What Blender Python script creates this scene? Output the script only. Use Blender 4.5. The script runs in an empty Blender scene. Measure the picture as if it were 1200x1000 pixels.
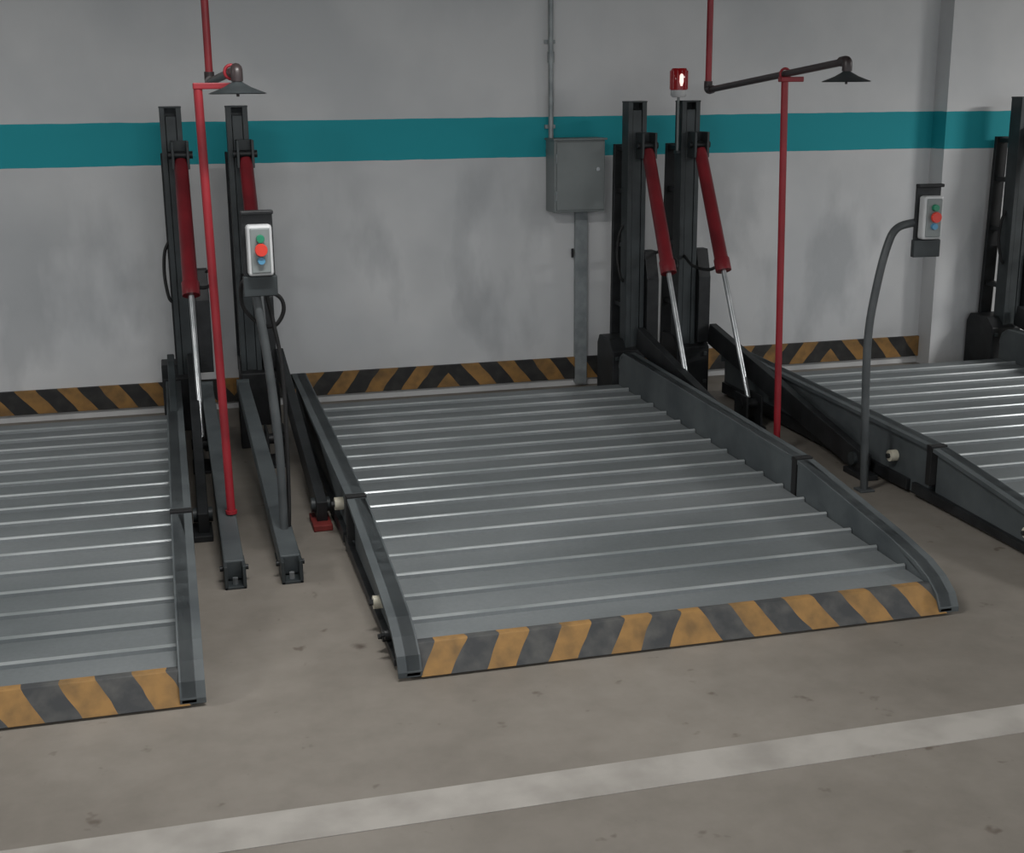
import bpy, bmesh, math, random
from mathutils import Vector, Matrix
random.seed(3)
scene=bpy.context.scene
scene.view_settings.view_transform='Standard'
scene.view_settings.look='None'
scene.view_settings.exposure=0.0

# ---------------------------------------------------------------- materials
def lin(c):
    return tuple(((v/255)/12.92 if v/255<=0.04045 else (((v/255)+0.055)/1.055)**2.4) for v in c)+(1,)
def newmat(name):
    m=bpy.data.materials.new(name); m.use_nodes=True
    nt=m.node_tree; b=nt.nodes['Principled BSDF']
    return m,nt,b
def noise_mat(name,c1,c2,scale=6,rough=.6,metal=0,bump=0.0,detail=6,r2=None,bscale=None,lo=.35,hi=.65,spec=.5,stretch=None):
    m,nt,b=newmat(name); N=nt.nodes; L=nt.links
    tc=N.new('ShaderNodeTexCoord'); no=N.new('ShaderNodeTexNoise'); no.inputs['Scale'].default_value=scale; no.inputs['Detail'].default_value=detail
    src=tc.outputs['Object']
    if stretch:
        mp=N.new('ShaderNodeMapping'); mp.inputs['Scale'].default_value=stretch; L.new(src,mp.inputs['Vector']); src=mp.outputs['Vector']
    L.new(src,no.inputs['Vector'])
    cr=N.new('ShaderNodeValToRGB'); cr.color_ramp.elements[0].position=lo; cr.color_ramp.elements[1].position=hi
    cr.color_ramp.elements[0].color=lin(c1); cr.color_ramp.elements[1].color=lin(c2)
    L.new(no.outputs['Fac'],cr.inputs['Fac']); L.new(cr.outputs['Color'],b.inputs['Base Color'])
    b.inputs['Metallic'].default_value=metal; b.inputs['Roughness'].default_value=rough
    b.inputs['Specular IOR Level'].default_value=spec
    if r2 is not None:
        mr=N.new('ShaderNodeMapRange'); mr.inputs['To Min'].default_value=rough; mr.inputs['To Max'].default_value=r2
        L.new(no.outputs['Fac'],mr.inputs['Value']); L.new(mr.outputs['Result'],b.inputs['Roughness'])
    if bump:
        n2=N.new('ShaderNodeTexNoise'); n2.inputs['Scale'].default_value=bscale or scale*8; n2.inputs['Detail'].default_value=4
        L.new(src,n2.inputs['Vector']); bp=N.new('ShaderNodeBump'); bp.inputs['Strength'].default_value=bump; bp.inputs['Distance'].default_value=.01
        L.new(n2.outputs['Fac'],bp.inputs['Height']); L.new(bp.outputs['Normal'],b.inputs['Normal'])
    return m
M={}
M['post']=noise_mat('dark_steel_paint',(42,47,49),(60,66,68),5,.5,.2,.05)
M['standpipe']=noise_mat('grey_stand_pipe_paint',(66,70,72),(86,90,92),5,.5,.1,.05)
M['rail']=noise_mat('grey_rail_paint',(70,76,79),(90,96,98),4,.55,.15,.08,r2=.68)
M['leg']=noise_mat('grey_leg_paint',(66,72,75),(84,90,92),4,.55,.2,.08)
M['black']=noise_mat('black_greasy_steel',(24,26,28),(40,42,44),9,.5,.2,.1)
M['rubber']=noise_mat('black_rubber',(16,16,17),(26,26,27),12,.65)
M['red']=noise_mat('red_cylinder_paint',(100,22,30),(126,29,38),5,.4)
M['dullred']=noise_mat('dull_red_primer',(96,26,26),(120,40,36),9,.7)
M['redpipe']=noise_mat('red_pipe_paint',(128,26,36),(150,34,44),5,.45)
M['darkpipe']=noise_mat('dark_pipe_paint',(42,32,34),(54,46,46),6,.4)
M['chrome']=noise_mat('chrome_rod',(150,155,158),(185,188,190),8,.3,.7)
M['boxgrey']=noise_mat('electric_box_grey',(118,124,124),(130,136,136),3,.5,.05)
M['galv']=noise_mat('galvanised_trunking',(128,134,136),(150,156,158),14,.45,.3)
M['plasticw']=noise_mat('grey_white_plastic',(180,182,184),(197,199,200),5,.4)
M['cream']=noise_mat('cream_nylon',(190,185,165),(210,205,188),9,.4)
M['bred']=noise_mat('red_button',(200,50,35),(212,58,42),5,.3)
M['bgreen']=noise_mat('green_button',(20,115,85),(30,130,95),5,.3)
M['bblue']=noise_mat('blue_button',(70,130,165),(85,145,180),5,.3)
M['ceil']=noise_mat('ceiling_paint',(185,186,186),(200,201,200),1,.9)
M['lampbody']=noise_mat('fixture_white',(200,200,200),(220,220,220),3,.5)
def deck_mat():
    m,nt,b=newmat('galvanised_deck_plate'); N=nt.nodes; L=nt.links
    tc=N.new('ShaderNodeTexCoord')
    n1=N.new('ShaderNodeTexNoise'); n1.inputs['Scale'].default_value=1.6; n1.inputs['Detail'].default_value=5
    n2=N.new('ShaderNodeTexNoise'); n2.inputs['Scale'].default_value=60; n2.inputs['Detail'].default_value=3
    mp=N.new('ShaderNodeMapping'); mp.inputs['Scale'].default_value=(.5,1,1); L.new(tc.outputs['Object'],mp.inputs['Vector'])
    L.new(mp.outputs['Vector'],n1.inputs['Vector']); L.new(tc.outputs['Object'],n2.inputs['Vector'])
    cr=N.new('ShaderNodeValToRGB'); cr.color_ramp.elements[0].position=.3; cr.color_ramp.elements[1].position=.7
    cr.color_ramp.elements[0].color=lin((112,118,120)); cr.color_ramp.elements[1].color=lin((140,145,147))
    L.new(n1.outputs['Fac'],cr.inputs['Fac'])
    mx=N.new('ShaderNodeMixRGB'); mx.blend_type='MULTIPLY'; mx.inputs['Fac'].default_value=.2
    L.new(cr.outputs['Color'],mx.inputs['Color1']); L.new(n2.outputs['Fac'],mx.inputs['Color2'])
    L.new(mx.outputs['Color'],b.inputs['Base Color'])
    b.inputs['Metallic'].default_value=.25
    mr=N.new('ShaderNodeMapRange'); mr.inputs['To Min'].default_value=.42; mr.inputs['To Max'].default_value=.6
    L.new(n1.outputs['Fac'],mr.inputs['Value']); L.new(mr.outputs['Result'],b.inputs['Roughness'])
    bp=N.new('ShaderNodeBump'); bp.inputs['Strength'].default_value=.12; bp.inputs['Distance'].default_value=.004
    L.new(n2.outputs['Fac'],bp.inputs['Height']); L.new(bp.outputs['Normal'],b.inputs['Normal'])
    return m
M['deck']=deck_mat()
M['ridge']=noise_mat('painted_highlight_ridge',(150,157,158),(198,203,204),2.5,.34,.45,lo=.38,hi=.68)  # lighter base colour paints the lamp highlights along the deck ridges
def math_node(nt,op,a,bv=None,c=None):
    n=nt.nodes.new('ShaderNodeMath'); n.operation=op
    for i,v in enumerate((a,bv,c)):
        if v is None: continue
        if isinstance(v,(int,float)): n.inputs[i].default_value=v
        else: nt.links.new(v,n.inputs[i])
    return n.outputs[0]
def hazard_mat(name,xc,period,k,yel,dark,dark2,wob=.012):
    m,nt,b=newmat(name); N=nt.nodes; L=nt.links
    tc=N.new('ShaderNodeTexCoord'); sp=N.new('ShaderNodeSeparateXYZ'); L.new(tc.outputs['Object'],sp.inputs[0])
    nw=N.new('ShaderNodeTexNoise'); nw.inputs['Scale'].default_value=5; L.new(tc.outputs['Object'],nw.inputs['Vector'])
    ax=math_node(nt,'ABSOLUTE',math_node(nt,'SUBTRACT',sp.outputs['X'],xc))
    s=math_node(nt,'ADD',ax,math_node(nt,'MULTIPLY',sp.outputs['Z'],k))
    s=math_node(nt,'ADD',s,math_node(nt,'MULTIPLY',math_node(nt,'SUBTRACT',nw.outputs['Fac'],.5),wob*4))
    f=math_node(nt,'FRACT',math_node(nt,'DIVIDE',s,period))
    y=math_node(nt,'LESS_THAN',f,.48)
    n2=N.new('ShaderNodeTexNoise'); n2.inputs['Scale'].default_value=14; n2.inputs['Detail'].default_value=8; L.new(tc.outputs['Object'],n2.inputs['Vector'])
    cr=N.new('ShaderNodeValToRGB'); cr.color_ramp.elements[0].position=.4; cr.color_ramp.elements[1].position=.7
    cr.color_ramp.elements[0].color=lin(dark); cr.color_ramp.elements[1].color=lin(dark2); L.new(n2.outputs['Fac'],cr.inputs['Fac'])
    cy=N.new('ShaderNodeValToRGB'); cy.color_ramp.elements[0].position=.38; cy.color_ramp.elements[1].position=.72
    cy.color_ramp.elements[0].color=lin(yel); cy.color_ramp.elements[1].color=lin(tuple(v*.68+10 for v in yel)); L.new(n2.outputs['Fac'],cy.inputs['Fac'])
    mx=N.new('ShaderNodeMixRGB'); L.new(y,mx.inputs['Fac']); L.new(cr.outputs['Color'],mx.inputs['Color1']); L.new(cy.outputs['Color'],mx.inputs['Color2'])
    L.new(mx.outputs['Color'],b.inputs['Base Color']); b.inputs['Roughness'].default_value=.65
    return m
M['hazlip']=hazard_mat('hazard_lip_paint',1.795,.235,.75,(158,120,68),(60,62,64),(86,86,84))
M['hazwall']=hazard_mat('hazard_wall_paint',1.78,.25,.75,(150,112,60),(32,32,32),(50,49,47))
def wall_mat():
    m,nt,b=newmat('wall_paint_teal_band'); N=nt.nodes; L=nt.links
    tc=N.new('ShaderNodeTexCoord'); sp=N.new('ShaderNodeSeparateXYZ'); L.new(tc.outputs['Object'],sp.inputs[0])
    n1=N.new('ShaderNodeTexNoise'); n1.inputs['Scale'].default_value=1.1; n1.inputs['Detail'].default_value=4; L.new(tc.outputs['Object'],n1.inputs['Vector'])
    cr=N.new('ShaderNodeValToRGB'); cr.color_ramp.elements[0].position=.38; cr.color_ramp.elements[1].position=.6
    cr.color_ramp.elements[0].color=lin((194,196,198)); cr.color_ramp.elements[1].color=lin((207,208,209)); L.new(n1.outputs['Fac'],cr.inputs['Fac'])
    z=sp.outputs['Z']
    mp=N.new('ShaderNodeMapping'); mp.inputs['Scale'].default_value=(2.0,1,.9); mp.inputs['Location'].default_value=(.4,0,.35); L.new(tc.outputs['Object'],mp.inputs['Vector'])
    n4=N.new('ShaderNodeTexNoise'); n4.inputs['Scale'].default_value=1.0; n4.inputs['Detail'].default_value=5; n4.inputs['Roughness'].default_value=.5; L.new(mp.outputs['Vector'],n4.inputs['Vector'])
    shade_ramp=N.new('ShaderNodeValToRGB'); e=shade_ramp.color_ramp.elements; e[0].position=.5; e[1].position=.6; e[0].color=(0,0,0,1); e[1].color=(1,1,1,1); L.new(n4.outputs['Fac'],shade_ramp.inputs['Fac'])
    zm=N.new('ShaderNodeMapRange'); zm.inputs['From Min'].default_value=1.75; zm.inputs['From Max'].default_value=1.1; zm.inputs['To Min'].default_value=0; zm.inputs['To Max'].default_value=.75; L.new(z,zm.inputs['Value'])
    shade_fac=math_node(nt,'MULTIPLY',shade_ramp.outputs['Color'],zm.outputs['Result'])
    shade_mix=N.new('ShaderNodeMixRGB'); shade_mix.blend_type='MULTIPLY'; L.new(shade_fac,shade_mix.inputs['Fac']); L.new(cr.outputs['Color'],shade_mix.inputs['Color1']); shade_mix.inputs['Color2'].default_value=(.72,.73,.74,1)  # soft lamp shadows painted into the lower wall colour as darker noise blotches
    n3=N.new('ShaderNodeTexNoise'); n3.inputs['Scale'].default_value=7; L.new(tc.outputs['Object'],n3.inputs['Vector'])
    zz=math_node(nt,'ADD',z,math_node(nt,'MULTIPLY',math_node(nt,'SUBTRACT',n3.outputs['Fac'],.5),.008))
    band=math_node(nt,'MULTIPLY',math_node(nt,'GREATER_THAN',zz,1.576),math_node(nt,'LESS_THAN',zz,1.836))
    mx=N.new('ShaderNodeMixRGB'); L.new(band,mx.inputs['Fac']); L.new(shade_mix.outputs['Color'],mx.inputs['Color1']); mx.inputs['Color2'].default_value=lin((32,152,163))
    L.new(mx.outputs['Color'],b.inputs['Base Color']); b.inputs['Roughness'].default_value=.6; b.inputs['Specular IOR Level'].default_value=.25
    n2=N.new('ShaderNodeTexNoise'); n2.inputs['Scale'].default_value=25; L.new(tc.outputs['Object'],n2.inputs['Vector'])
    bp=N.new('ShaderNodeBump'); bp.inputs['Strength'].default_value=.06; bp.inputs['Distance'].default_value=.01
    L.new(n2.outputs['Fac'],bp.inputs['Height']); L.new(bp.outputs['Normal'],b.inputs['Normal'])
    return m
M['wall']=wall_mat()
def floor_mat():
    m,nt,b=newmat('stained_concrete_floor'); N=nt.nodes; L=nt.links
    tc=N.new('ShaderNodeTexCoord')
    def nz(sc,det,ro=.55):
        n=N.new('ShaderNodeTexNoise'); n.inputs['Scale'].default_value=sc; n.inputs['Detail'].default_value=det; n.inputs['Roughness'].default_value=ro
        L.new(tc.outputs['Object'],n.inputs['Vector']); return n.outputs['Fac']
    a=nz(.9,6); c=nz(6,8,.65); d=nz(2.4,5)
    cr=N.new('ShaderNodeValToRGB'); e=cr.color_ramp.elements; e[0].position=.32; e[1].position=.68
    e[0].color=lin((120,114,106)); e[1].color=lin((141,135,127)); L.new(a,cr.inputs['Fac'])
    mul=N.new('ShaderNodeMixRGB'); mul.blend_type='MULTIPLY'; mul.inputs['Fac'].default_value=1
    c2=N.new('ShaderNodeValToRGB'); e=c2.color_ramp.elements; e[0].position=.3; e[1].position=.62; e[0].color=(.84,.84,.83,1); e[1].color=(1,1,1,1); L.new(c,c2.inputs['Fac'])
    L.new(cr.outputs['Color'],mul.inputs['Color1']); L.new(c2.outputs['Color'],mul.inputs['Color2'])
    st=N.new('ShaderNodeValToRGB'); e=st.color_ramp.elements; e[0].position=.66; e[1].position=.72; e[0].color=(1,1,1,1); e[1].color=(.6,.55,.52,1); L.new(nz(7,3,.6),st.inputs['Fac'])
    m2=N.new('ShaderNodeMixRGB'); m2.blend_type='MULTIPLY'; m2.inputs['Fac'].default_value=1; L.new(mul.outputs['Color'],m2.inputs['Color1']); L.new(st.outputs['Color'],m2.inputs['Color2'])
    vo=N.new('ShaderNodeTexVoronoi'); vo.inputs['Scale'].default_value=1.3; L.new(tc.outputs['Object'],vo.inputs['Vector'])
    vs=N.new('ShaderNodeValToRGB'); e=vs.color_ramp.elements; e[0].position=.03; e[1].position=.055; e[0].color=(.5,.46,.44,1); e[1].color=(1,1,1,1)
    vd=math_node(nt,'ADD',vo.outputs['Distance'],math_node(nt,'MULTIPLY',math_node(nt,'SUBTRACT',nz(22,3),.5),.06)); L.new(vd,vs.inputs['Fac'])
    m3=N.new('ShaderNodeMixRGB'); m3.blend_type='MULTIPLY'; m3.inputs['Fac'].default_value=1; L.new(m2.outputs['Color'],m3.inputs['Color1']); L.new(vs.outputs['Color'],m3.inputs['Color2'])
    L.new(m3.outputs['Color'],b.inputs['Base Color'])
    mr=N.new('ShaderNodeMapRange'); mr.inputs['To Min'].default_value=.42; mr.inputs['To Max'].default_value=.7; L.new(d,mr.inputs['Value']); L.new(mr.outputs['Result'],b.inputs['Roughness'])
    bp=N.new('ShaderNodeBump'); bp.inputs['Strength'].default_value=.15; bp.inputs['Distance'].default_value=.006
    L.new(c,bp.inputs['Height']); L.new(bp.outputs['Normal'],b.inputs['Normal'])
    return m
M['floor']=floor_mat()
M['line']=noise_mat('worn_white_line',(148,144,138),(170,166,160),5,.6,0,.05,detail=9,lo=.3,hi=.6)
def emis(name,col,st,base=(200,200,200)):
    m,nt,b=newmat(name); b.inputs['Base Color'].default_value=lin(base); b.inputs['Emission Color'].default_value=lin(col); b.inputs['Emission Strength'].default_value=st; return m
M['tube']=emis('lit_tube',(255,250,240),6)
M['beacon']=emis('beacon_red_lens',(180,20,25),.08,(120,12,18)); M['beacon'].node_tree.nodes['Principled BSDF'].inputs['Roughness'].default_value=.12
M['beaconcore']=emis('beacon_lamp_core',(255,215,205),1.2)

# ---------------------------------------------------------------- geometry helpers
def mkobj(name,bm,mat,parent=None,smooth=False,bevel=0):
    bmesh.ops.recalc_face_normals(bm,faces=bm.faces)
    me=bpy.data.meshes.new(name); bm.to_mesh(me); bm.free()
    me.materials.append(M[mat] if isinstance(mat,str) else mat)
    if smooth:
        for p in me.polygons: p.use_smooth=True
    o=bpy.data.objects.new(name,me); scene.collection.objects.link(o)
    if parent: o.parent=parent
    if bevel:
        md=o.modifiers.new('bevel','BEVEL'); md.width=bevel; md.segments=2; md.limit_method='ANGLE'
    return o
def add_box(bm,x0,x1,y0,y1,z0,z1):
    v=[bm.verts.new((x,y,z)) for x in (x0,x1) for y in (y0,y1) for z in (z0,z1)]
    for f in ((0,1,3,2),(4,6,7,5),(0,4,5,1),(2,3,7,6),(0,2,6,4),(1,5,7,3)): bm.faces.new([v[i] for i in f])
def box(name,dims,mat,parent=None,bevel=.004):
    bm=bmesh.new(); add_box(bm,*dims); return mkobj(name,bm,mat,parent,bevel=bevel)
def add_sweep(bm,pts,radii,seg=12):
    pts=[Vector(p) for p in pts]
    if isinstance(radii,(int,float)): radii=[radii]*len(pts)
    n=len(pts); t0=(pts[1]-pts[0]).normalized()
    ref=Vector((0,0,1)) if abs(t0.z)<.9 else Vector((1,0,0))
    nrm=t0.cross(ref).normalized(); rings=[]; prev=t0
    for i,p in enumerate(pts):
        t=(pts[min(i+1,n-1)]-pts[max(i-1,0)]).normalized()
        q=prev.rotation_difference(t); nrm=(q@nrm).normalized(); prev=t
        b=t.cross(nrm)
        rings.append([bm.verts.new(p+(nrm*math.cos(2*math.pi*k/seg)+b*math.sin(2*math.pi*k/seg))*radii[i]) for k in range(seg)])
    for a,b in zip(rings,rings[1:]):
        for k in range(seg): bm.faces.new((a[k],a[(k+1)%seg],b[(k+1)%seg],b[k]))
    bm.faces.new(rings[0][::-1]); bm.faces.new(rings[-1])
def smooth_pts(pts,n=6):
    P=[Vector(p) for p in pts]; P=[P[0]*2-P[1]]+P+[P[-1]*2-P[-2]]; out=[]
    for i in range(1,len(P)-2):
        for k in range(n):
            t=k/n; a,b,c,d=P[i-1:i+3]
            out.append(.5*((2*b)+(c-a)*t+(2*a-5*b+4*c-d)*t*t+(3*b-a-3*c+d)*t**3))
    out.append(P[-2]); return out
def autosmooth(o,ang=35):
    me=o.data
    for p in me.polygons: p.use_smooth=True
    me.set_sharp_from_angle(angle=math.radians(ang))
def tube(name,pts,r,mat,parent=None,seg=12,curve=False):
    bm=bmesh.new(); add_sweep(bm,smooth_pts(pts) if curve else pts,r,seg)
    o=mkobj(name,bm,mat,parent); autosmooth(o,50); return o
def extr_x(name,poly,x0,x1,mat,parent=None,bevel=0,bm=None):
    own=bm is None
    if own: bm=bmesh.new()
    a=[bm.verts.new((x0,y,z)) for y,z in poly]; b=[bm.verts.new((x1,y,z)) for y,z in poly]
    n=len(poly)
    for i in range(n): bm.faces.new((a[i],a[(i+1)%n],b[(i+1)%n],b[i]))
    fa=bm.faces.new(a[::-1]); fb=bm.faces.new(b)
    if own:
        bmesh.ops.triangulate(bm,faces=[fa,fb])
        return mkobj(name,bm,mat,parent,bevel=bevel)
def extr_z(name,poly,z0,z1,mat,parent=None,bevel=0):
    bm=bmesh.new()
    a=[bm.verts.new((x,y,z0)) for x,y in poly]; b=[bm.verts.new((x,y,z1)) for x,y in poly]
    n=len(poly)
    for i in range(n): bm.faces.new((a[i],a[(i+1)%n],b[(i+1)%n],b[i]))
    fa=bm.faces.new(a[::-1]); fb=bm.faces.new(b); bmesh.ops.triangulate(bm,faces=[fa,fb])
    return mkobj(name,bm,mat,parent,bevel=bevel)
def beam(name,p0,p1,w0,w1,h0,h1,mat,parent=None,bevel=.004):
    p0=Vector(p0);p1=Vector(p1);t=(p1-p0).normalized(); s=Vector((1,0,0)); s=(s-t*s.dot(t)).normalized(); u=s.cross(t)
    if u.z<0: u=-u
    bm=bmesh.new(); R=[]
    for p,w,h in ((p0,w0,h0),(p1,w1,h1)):
        R.append([bm.verts.new(p+s*a*w/2+u*b*h/2) for a,b in ((-1,-1),(1,-1),(1,1),(-1,1))])
    for k in range(4): bm.faces.new((R[0][k],R[0][(k+1)%4],R[1][(k+1)%4],R[1][k]))
    bm.faces.new(R[0][::-1]); bm.faces.new(R[1])
    return mkobj(name,bm,mat,parent,bevel=bevel)
def empty(name,loc=(0,0,0)):
    e=bpy.data.objects.new(name,None); e.location=loc; e.empty_display_size=.2; scene.collection.objects.link(e); return e

# ---------------------------------------------------------------- room
WY=8.5
box('floor',(-9,14,-5,WY+.2,-.2,0),'floor',bevel=0)
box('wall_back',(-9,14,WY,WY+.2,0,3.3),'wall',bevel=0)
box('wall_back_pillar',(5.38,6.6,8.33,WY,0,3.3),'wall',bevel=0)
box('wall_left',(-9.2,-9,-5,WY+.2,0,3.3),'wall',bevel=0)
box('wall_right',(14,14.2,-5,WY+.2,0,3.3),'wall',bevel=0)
box('ceiling',(-9.2,14.2,-5,WY+.2,3.3,3.5),'ceil',bevel=0)
box('floor_marking_line',(-9,14,3.235,3.405,0,.002),'line',bevel=0)
for i,off in enumerate((-5.74,-2.87,0,2.87)):
    x0=.345; x1=3.215
    if off==2.87: x1=5.38-off-.002
    o=box('baseboard_back' if i==0 else 'baseboard_back.%03d'%i,(x0,x1,WY-.025,WY,.052,.204),'hazwall',bevel=.002); o.location.x=off

# ---------------------------------------------------------------- parking lift
def cylinder_unit(P,tag,x,xf):
    top=Vector((x,7.93,1.66)); foot=Vector((xf,7.1,.14)); d=foot-top
    a=top+d*.50
    tube('hydraulic_barrel_'+tag,[top+d*.02,top+d*.04,a-d*.05,a-d*.045,a],[.034,.040,.043,.05,.05],'red',P,16)
    tube('piston_rod_'+tag,[a-d*.01,foot-d*.02],.016,'chrome',P,12)
    tube('upper_pin_'+tag,[top-Vector((.07,0,0)),top+Vector((.07,0,0))],.022,'black',P)
    tube('lower_pin_'+tag,[foot-Vector((.06,0,0)),foot+Vector((.06,0,0))],.03,'black',P)
    bm=bmesh.new(); add_box(bm,x-.05,x-.035,7.88,8.02,1.58,1.74); add_box(bm,x+.035,x+.05,7.88,8.02,1.58,1.74); add_box(bm,x-.045,x+.045,7.99,8.02,1.58,1.74)
    mkobj('cylinder_bracket_'+tag,bm,'post',P,bevel=.003)
    bm=bmesh.new(); add_box(bm,xf-.055,xf-.04,7.02,7.2,0,.2); add_box(bm,xf+.04,xf+.055,7.02,7.2,0,.2); add_box(bm,xf-.06,xf+.06,6.98,7.24,0,.015)
    mkobj('cylinder_foot_'+tag,bm,'black',P,bevel=.003)
def post_unit(P,tag,xc,side):
    w=.062; y0=8.0; y1=8.12; t=.016
    poly=[(xc-w,y0),(xc-w+.03,y0),(xc-w+.03,y0+t),(xc-w+t,y0+t),(xc-w+t,y1-t),(xc+w-t,y1-t),(xc+w-t,y0+t),(xc+w-.03,y0+t),(xc+w-.03,y0),(xc+w,y0),(xc+w,y1),(xc-w,y1)]
    extr_z('column_'+tag,poly,0,1.93,'post',P,bevel=.002)
    box('column_cap_'+tag,(xc-w-.002,xc+w+.002,y0-.002,y1+.002,1.925,1.935),'post',P,.002)
    box('carriage_'+tag,(xc-.03,xc+.03,y0+.004,y0+.09,.25,1.88),'post',P)
    xs=xc-.025
    beam('rear_strut_'+tag,(xs,8.25,1.66),(xs,8.285,.3),.095,.095,.03,.03,'black',P)
    for j,zz in enumerate((.6,1.0,1.35,1.62)):
        box('strut_rung_%s_%d'%(tag,j),(xs-.03,xs+.03,8.1,8.26,zz,zz+.03),'black',P,.002)
    extr_x('slide_plate_'+tag,[(7.96,.36),(8.10,.36),(8.10,.98),(8.02,.98),(7.96,.8)],xc+.068,xc+.15,'black',P,bevel=.004)
    a,b=(xc-.16,xc+.07) if side<0 else (xc-.07,xc+.16)
    poly=[(7.98,0),(8.3,0),(8.3,.34),(8.26,.4),(8.06,.4),(7.98,.33)]
    extr_x('base_housing_'+tag,poly,a,b,'black',P,bevel=.006)
    bm=bmesh.new()
    for xx in (a+.03,b-.03):
        add_box(bm,xx-.012,xx+.012,7.965,7.98,.08,.104); add_box(bm,xx-.012,xx+.012,7.965,7.98,.27,.294)
    mkobj('housing_bolts_'+tag,bm,'post',P,bevel=.002)
def rail_unit(P,tag,xi,xo,s):
    top=[(7.92,.25),(7.9,.31),(7.84,.345),(7.0,.33),(5.44,.30)]
    top2=[(5.38,.295),(4.95,.245),(4.55,.195),(4.35,.16),(4.25,.125),(4.18,.08),(4.15,.03)]
    lo,hi=min(xi,xo),max(xi,xo)
    for nm,tp in (('rear',top),('front',top2)):
        bot=[(tp[-1][0],.012),(tp[0][0],.012)]
        wlo,whi=(lo+.0,hi-.025) if s>0 else (lo+.025,hi)
        extr_x('side_rail_%s_%s'%(nm,tag),tp+bot,wlo,whi,'rail',P,bevel=.004)
        fl=tp+[(y,z-.02) for y,z in reversed(tp)]
        extr_x('rail_flange_%s_%s'%(nm,tag),fl,lo-.003,hi+.003,'rail',P,bevel=.004)
        if nm=='rear': bl=[(7.9,.02),(5.6,.02),(5.6,.075),(7.9,.095)]
        else: bl=[(5.55,.02),(4.25,.012),(4.25,.04),(5.55,.075)]
        ox=(hi-.03,hi+.0) if s>0 else (lo,lo+.03)
        extr_x('lower_flange_%s_%s'%(nm,tag),bl,ox[0],ox[1],'black',P,bevel=.003)
    box('joint_gap_pad_'+tag,(lo-.005,hi+.005,5.39,5.43,.1,.303),'rubber',P,.003)
    if s<0:
        for j,(yy,zz,r,m) in enumerate(((4.62,.115,.026,'cream'),(4.42,.06,.022,'black'),(4.36,.09,.018,'black'),(5.75,.16,.03,'cream'))):
            tube('roller_%s_%d'%(tag,j),[(lo+.03,yy,zz),(lo-.015,yy,zz)],r,m,P,14)
            tube('roller_bolt_%s_%d'%(tag,j),[(lo-.015,yy,zz),(lo-.03,yy,zz)],r*.45,'black',P,6)
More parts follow.
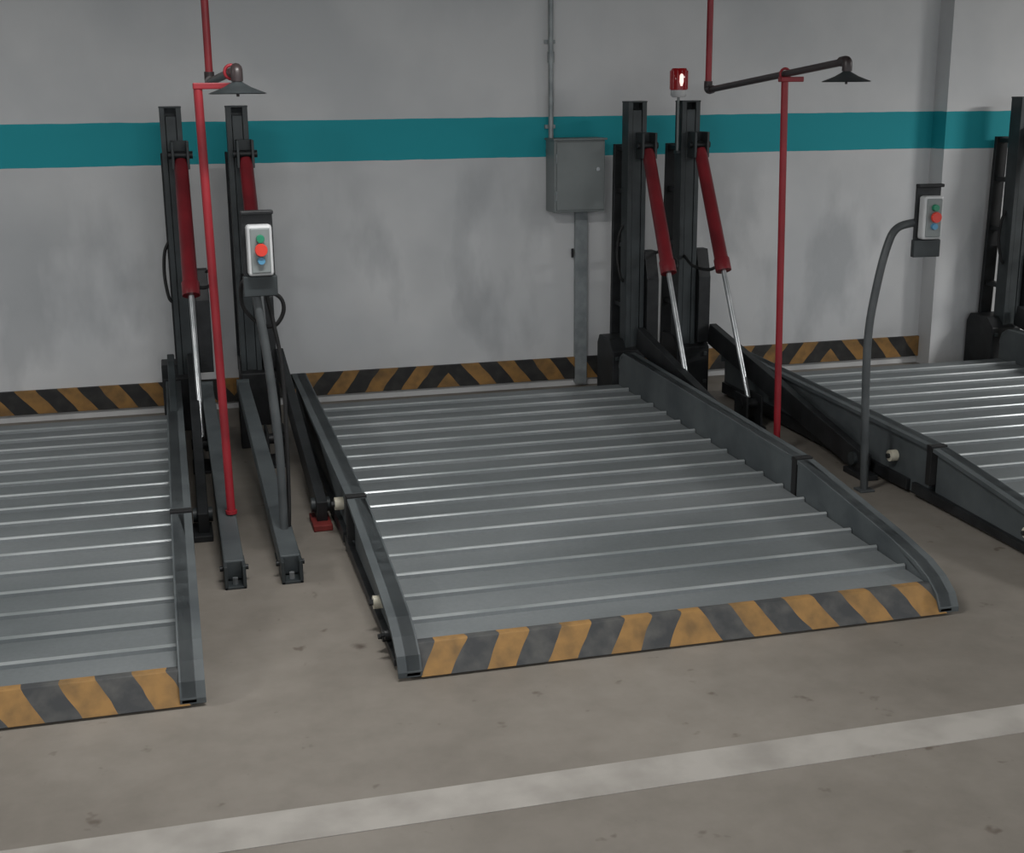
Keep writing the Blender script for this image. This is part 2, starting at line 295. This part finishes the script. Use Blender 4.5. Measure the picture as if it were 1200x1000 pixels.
def lift(off,legs,guard=False):
    P=empty('car_parking_lift' ,(off,0,0))
    prof=[]
    def zt(y): return .10+(min(y,5.4)-4.24)*.018 if y<5.4 else .121
    prof.append((4.24,zt(4.24),0))
    y=4.40
    while y<7.85:
        z=zt(y)
        prof+=[(y,z,0),(y+.003,z+.014,1),(y+.008,z+.020,1),(y+.015,z+.021,1),(y+.022,z+.016,0),(y+.032,z,0)]
        y+=.2205
    prof.append((7.92,.121,0))
    bm=bmesh.new(); x0,x1=.755,2.805
    a=[bm.verts.new((x0,y,z)) for y,z,_ in prof]; b=[bm.verts.new((x1,y,z)) for y,z,_ in prof]
    c=[bm.verts.new((x0,y,.045)) for y,z,_ in prof]; d=[bm.verts.new((x1,y,.045)) for y,z,_ in prof]
    n=len(prof)
    for i in range(n-1):
        f=bm.faces.new((a[i],a[i+1],b[i+1],b[i])); f.material_index=prof[i][2]
        bm.faces.new((c[i],d[i],d[i+1],c[i+1]))
        bm.faces.new((a[i],c[i],c[i+1],a[i+1])); bm.faces.new((b[i],b[i+1],d[i+1],d[i]))
    bm.faces.new((a[0],b[0],d[0],c[0])); bm.faces.new((a[-1],c[-1],d[-1],b[-1]))
    o=mkobj('corrugated_deck',bm,'deck',P); o.data.materials.append(M['ridge'])
    extr_x('front_ramp_lip',[(4.145,.008),(4.165,.008),(4.245,.06),(4.265,.103),(4.235,.106),(4.222,.104)],.75,2.845,'hazlip',P,bevel=.002)
    box('front_cross_beam',(.79,2.80,4.25,4.36,.01,.044),'black',P)
    box('middle_cross_beam',(.79,2.80,5.35,5.47,.005,.044),'black',P)
    box('rear_cross_beam',(.79,2.80,7.8,7.92,.005,.044),'black',P)
    rail_unit(P,'right',2.81,2.89,1)
    rail_unit(P,'left',.752,.672,-1)
    if guard:
        extr_x('rear_guard_arch',[(7.9,.25),(7.9,.44),(7.86,.50),(7.78,.52),(7.66,.50),(7.45,.43),(7.1,.33),(7.1,.28)],2.825,2.865,'post',P,bevel=.004)
    post_unit(P,'right',2.945,-1); post_unit(P,'left',.445,1)
    cylinder_unit(P,'right',2.985,2.985); cylinder_unit(P,'left',.475,.50)
    beam('lifting_arm_right',(2.965,7.95,.42),(2.945,5.88,.07),.05,.05,.14,.12,'black',P)
    beam('lifting_arm_left',(.61,7.95,.42),(.615,5.9,.07),.05,.05,.14,.12,'black',P)
    for tg,x in (('right',2.945),('left',.615)):
        tube('arm_pivot_'+tg,[(x-.045,5.98,.09),(x+.045,5.98,.09)],.035,'post',P,14)
        box('arm_foot_'+tg,(x-.05,x+.04,5.84,6.05,0,.03),'dullred' if (tg=='left' and legs) else 'black',P)
    tube('hydraulic_hose_right',[(2.985,7.54,.95),(3.07,7.6,.93),(3.13,7.8,.95),(3.12,7.97,.98),(3.08,8.03,.96)],.010,'rubber',P,8,True)
    tube('return_hose_right',[(2.885,8.08,1.15),(2.855,8.08,1.08),(2.845,8.08,.95),(2.86,8.06,.82),(2.885,8.06,.78)],.010,'rubber',P,8,True)
    tube('hydraulic_hose_left',[(.485,7.54,.95),(.43,7.6,.9),(.4,7.8,.9),(.42,8.0,.94)],.010,'rubber',P,8,True)
    if legs:
        for tg,x0_,x1_ in (('a',.155,.17),('b',.36,.405)):
            beam('anchor_leg_'+tg,(x0_,7.5,.36),(x1_,5.27,.06),.065,.085,.07,.09,'leg',P,bevel=.006)
            bm=bmesh.new(); add_box(bm,x1_-.045,x1_-.03,5.2,5.34,.0,.1); add_box(bm,x1_+.03,x1_+.045,5.2,5.34,.0,.1); add_box(bm,x1_-.045,x1_+.045,5.2,5.36,0,.012)
            mkobj('leg_foot_'+tg,bm,'post',P,bevel=.003)
            tube('leg_anchor_bolt_'+tg,[(x1_,5.235,.01),(x1_,5.235,.04)],.012,'chrome',P,6)
            tube('leg_pin_'+tg,[(x1_-.06,5.3,.06),(x1_+.06,5.3,.06)],.012,'black',P,8)
            tube('leg_top_cap_'+tg,[(x0_-.035,7.5,.36),(x0_+.035,7.5,.36)],.042,'leg',P,14)
            box('leg_support_'+tg,(x0_-.03,x0_+.03,7.45,7.55,0,.33),'black',P)
    return P
lift(-2.88,False,True)
L2=lift(0,True)
L3=lift(2.865,False)

# ---------------------------------------------------------------- control stands
def control_box(P,cx,cy,cz,ang):
    R=Matrix.Translation((cx,cy,cz))@Matrix.Rotation(ang,4,'Z')
    def pt(name,dims,mat,bev=.004):
        o=box(name,dims,mat,P,bev); o.matrix_local=R; return o
    pt('mount_plate',(-.065,.065,0,.012,-.17,.165),'black')
    pt('mount_hood',(-.066,.066,-.03,.012,.15,.166),'black')
    pt('lower_bracket',(-.07,.07,-.02,.014,-.19,-.105),'post')
    pt('enclosure',(-.05,.054,-.06,0,-.1,.11),'plasticw',.012)
    pt('enclosure_face',(-.038,.042,-.066,-.055,-.088,.098),'boxgrey',.006)
    for nm,z,r,d,m in (('green_button',.055,.017,.02,'bgreen'),('stop_button',.01,.027,.03,'bred'),('blue_button',-.035,.016,.018,'bblue')):
        o=tube(nm,[(0.002,-.065,z),(0.002,-.066-d*.6,z),(0.002,-.066-d*.65,z),(0.002,-.066-d,z)],[r*.6 if nm=='stop_button' else r]*2+[r,r*.9],m,P,18); o.matrix_local=R
S=empty('lift_control_stand',(.36,5.5,0))
tube('stand_pipe',[(.045,0.03,0.0),(.043,.03,.5),(.015,.03,.9),(-.02,.03,1.2),(-.02,.03,1.3)],.019,'standpipe',S,12,True)
box('stand_foot_plate',(.0,.09,-.02,.08,0,.012),'post',S)
control_box(S,0,0,1.37,.05)
tube('control_cable',[(.03,.02,1.2),(.085,.04,1.16),(.095,.06,1.1),(.06,.08,1.04),(.0,.1,1.04),(-.07,.1,1.12),(-.075,.06,1.22),(-.05,.02,1.25)],.009,'rubber',S,8,True)
tube('power_cable',[(.02,.02,1.2),(.05,.05,1.05),(.08,.07,.8),(.075,.05,.3),(.06,.04,.02)],.009,'rubber',S,8,True)
S2=empty('lift_control_stand',(3.36,5.7,0))
tube('stand_pipe',[(0,0,0),(-.02,0,.4),(-.03,0,.8),(.0,0,1.05),(.045,0,1.25),(.1,0.01,1.335),(.22,0.03,1.36)],.02,'standpipe',S2,12,True)
box('stand_foot_plate',(-.04,.04,-.04,.04,0,.012),'standpipe',S2)
control_box(S2,.255,.0,1.38,-.08)

# ---------------------------------------------------------------- sprinkler drops
def sprinkler(name,riser,end,zr,ze,pole0,pole1,brk):
    P=empty(name,(0,0,0))
    rx,ry=riser; ex,ey=end
    tube('riser_pipe',[(rx,ry,3.3),(rx,ry,zr+.03)],.019,'redpipe',P)
    tube('riser_coupling',[(rx,ry,2.75),(rx,ry,2.83)],.026,'darkpipe',P)
    tube('elbow',smooth_pts([(rx,ry,zr+.05),(rx,ry,zr+.01),(rx,ry-.02,zr),(rx,ry-.06,zr+.003)],4),.025,'darkpipe',P)
    tube('branch_pipe',[(rx,ry-.03,zr),(ex,ey+.02,ze)],.018,'darkpipe',P)
    tube('end_elbow',smooth_pts([(ex,ey+.06,ze),(ex,ey+.01,ze+.002),(ex,ey,ze-.015),(ex,ey,ze-.045)],4),.024,'darkpipe',P)
    tube('sprinkler_neck',[(ex,ey,ze-.04),(ex,ey,ze-.075)],.012,'chrome',P)
    bm=bmesh.new(); add_sweep(bm,[(ex,ey,ze-.04),(ex,ey,ze-.05),(ex,ey,ze-.068),(ex,ey,ze-.084),(ex,ey,ze-.092),(ex,ey,ze-.095),(ex,ey,ze-.065)],[.012,.024,.055,.095,.118,.117,.012],28)
    o=mkobj('heat_collector_cone',bm,'post',P); autosmooth(o,30)
    tube('sprinkler_bulb',[(ex,ey,ze-.07),(ex,ey,ze-.105)],[.008,.006],'darkpipe',P,8)
    tube('support_pole',[pole0,pole1],.019,'redpipe',P,14)
    tube('pole_foot_flange',[pole0,Vector(pole0)+Vector((0,0,.015))],.036 if pole0[2]==0 else .026,'redpipe',P,18)
    py=pole1[1]; bx0,bx1,bz=brk
    box('pole_head_bracket',(min(bx0,bx1),max(bx0,bx1),py-.022,py+.022,bz-.014,bz+.012),'redpipe',P)
    t=(ry-py)/(ry-ey); qx=rx+(ex-rx)*t; qz=zr+(ze-zr)*t
    ring=[(qx+.028*math.cos(a*math.pi/8),py,qz+.028*math.sin(a*math.pi/8)) for a in range(17)]
    tube('pipe_clamp_ring',ring,.007,'redpipe',P,8)
    return P
sprinkler('sprinkler_pipe_stand',(3.19,7.46),(3.19,5.8),2.0,2.125,(3.235,6.45,0),(3.19,6.45,2.045),(3.16,3.29,2.05))
sprinkler('sprinkler_pipe_stand',(.26,6.9),(.315,5.5),2.06,2.095,(.188,5.72,.168),(.165,5.72,2.03),(.145,.315,2.035))

# ---------------------------------------------------------------- wall electrics
E=empty('electrical_box',(0,0,0))
box('enclosure',(2.48,2.83,8.30,WY,1.22,1.69),'boxgrey',E,.006)
box('door_panel',(2.495,2.825,8.288,8.302,1.235,1.678),'boxgrey',E,.004)
box('rain_hood',(2.47,2.84,8.28,WY,1.688,1.70),'boxgrey',E,.003)
tube('door_lock',[(2.775,8.288,1.50),(2.775,8.276,1.50)],.014,'chrome',E,14)
box('hinges',(2.488,2.496,8.284,8.30,1.3,1.36),'galv',E,.001); box('hinges_2',(2.488,2.496,8.284,8.30,1.54,1.6),'galv',E,.001)
C=empty('conduit_pipe',(0,0,0))
tube('vertical_pipe',[(2.505,8.46,1.69),(2.505,8.46,3.3)],.017,'galv',C)
for j,z in enumerate((1.76,2.3,2.75,3.1)):
    box('saddle_clip_%d'%j,(2.47,2.54,8.475,WY,z,z+.025),'galv',C,.002)
tube('pipe_coupling',[(2.505,8.46,2.18),(2.505,8.46,2.25)],.023,'galv',C)
T=empty('cable_trunking',(0,0,0))
box('trunking_body',(2.68,2.755,8.455,WY,.02,1.22),'galv',T,.003)
box('trunking_lid',(2.675,2.76,8.448,8.457,.02,1.21),'galv',T,.002)
tube('side_cable_stub',[(2.66,8.47,.9),(2.66,8.47,.96)],.009,'black',T)

B=empty('warning_beacon',(3.235,8.02,0))
box('bracket_arm',(-.01,.04,0.0,.06,1.6,1.62),'post',B,.002)
tube('stem',[(0,.02,1.6),(0,.02,1.985)],.009,'boxgrey',B)
tube('base',[(0,.02,1.955),(0,.02,1.97),(0,.02,2.0)],[.04,.052,.052],'plasticw',B,20)
tube('lens',[(0,.02,2.0),(0,.02,2.05),(0,.02,2.12),(0,.02,2.135)],[.053,.055,.054,.046],'beacon',B,24)
bm=bmesh.new()
for k in range(12):
    a=k*math.pi/6; add_sweep(bm,[(.055*math.cos(a),.02+.055*math.sin(a),2.005),(.055*math.cos(a),.02+.055*math.sin(a),2.12)],.004,6)
mkobj('lens_ribs',bm,'beacon',B)
tube('lamp_core',[(-.005,-.038,2.025),(-.005,-.038,2.05),(-.005,-.038,2.09),(-.005,-.038,2.1)],[.006,.013,.012,.005],'beaconcore',B,12)
tube('cable',[(0,.02,1.95),(.02,.04,1.9),(.04,.1,1.8)],.006,'rubber',B,8,True)

# ---------------------------------------------------------------- ceiling lights
def tubelight(x,y,power,rot=0):
    P=empty('ceiling_tube_light',(x,y,3.1)); P.rotation_euler=(0,0,rot)
    bm=bmesh.new(); add_box(bm,-.62,.62,-.05,.05,0,.05); add_box(bm,-.62,-.60,-.05,.05,-.05,0); add_box(bm,.60,.62,-.05,.05,-.05,0)
    mkobj('fixture_body',bm,'lampbody',P,bevel=.004)
    tube('glowing_tube',[(-.6,0,-.03),(.6,0,-.03)],.014,'tube',P)
    tube('hanger_a',[(-.4,0,.05),(-.4,0,.2)],.005,'galv',P,6); tube('hanger_b',[(.4,0,.05),(.4,0,.2)],.005,'galv',P,6)
    l=bpy.data.lights.new('tube_lamp','AREA'); l.shape='RECTANGLE'; l.size=1.2; l.size_y=.12; l.energy=power; l.color=(1,.985,.965)
    o=bpy.data.objects.new('tube_lamp',l); scene.collection.objects.link(o); o.parent=P; o.location=(0,0,-.06)
for x,y,p in ((-3.6,5.2,80),(.6,4.4,58),(8.2,4.8,185),(-3,-1.0,75),(3,-1.0,75),(8,-1.0,95)):
    tubelight(x,y,p)
w=bpy.data.worlds.new('garage_ambient'); scene.world=w; w.use_nodes=True
w.node_tree.nodes['Background'].inputs[0].default_value=(.90,.95,1,1); w.node_tree.nodes['Background'].inputs[1].default_value=1.12

# ---------------------------------------------------------------- camera
f,pi_,ya,ro=1521.7,.2525,.2566,-.0093
fw=Vector((math.sin(ya)*math.cos(pi_),math.cos(ya)*math.cos(pi_),-math.sin(pi_)))
r0=Vector((math.cos(ya),-math.sin(ya),0)); u0=r0.cross(fw)
r=r0*math.cos(ro)+u0*math.sin(ro); u=-r0*math.sin(ro)+u0*math.cos(ro)
cd=bpy.data.cameras.new('camera'); cd.sensor_width=36; cd.sensor_fit='HORIZONTAL'; cd.lens=f/1200*36; cd.clip_start=.05
co=bpy.data.objects.new('camera',cd); scene.collection.objects.link(co)
m=Matrix((( r.x,u.x,-fw.x,0),(r.y,u.y,-fw.y,0),(r.z,u.z,-fw.z,2.0),(0,0,0,1))); co.matrix_world=m
scene.camera=co
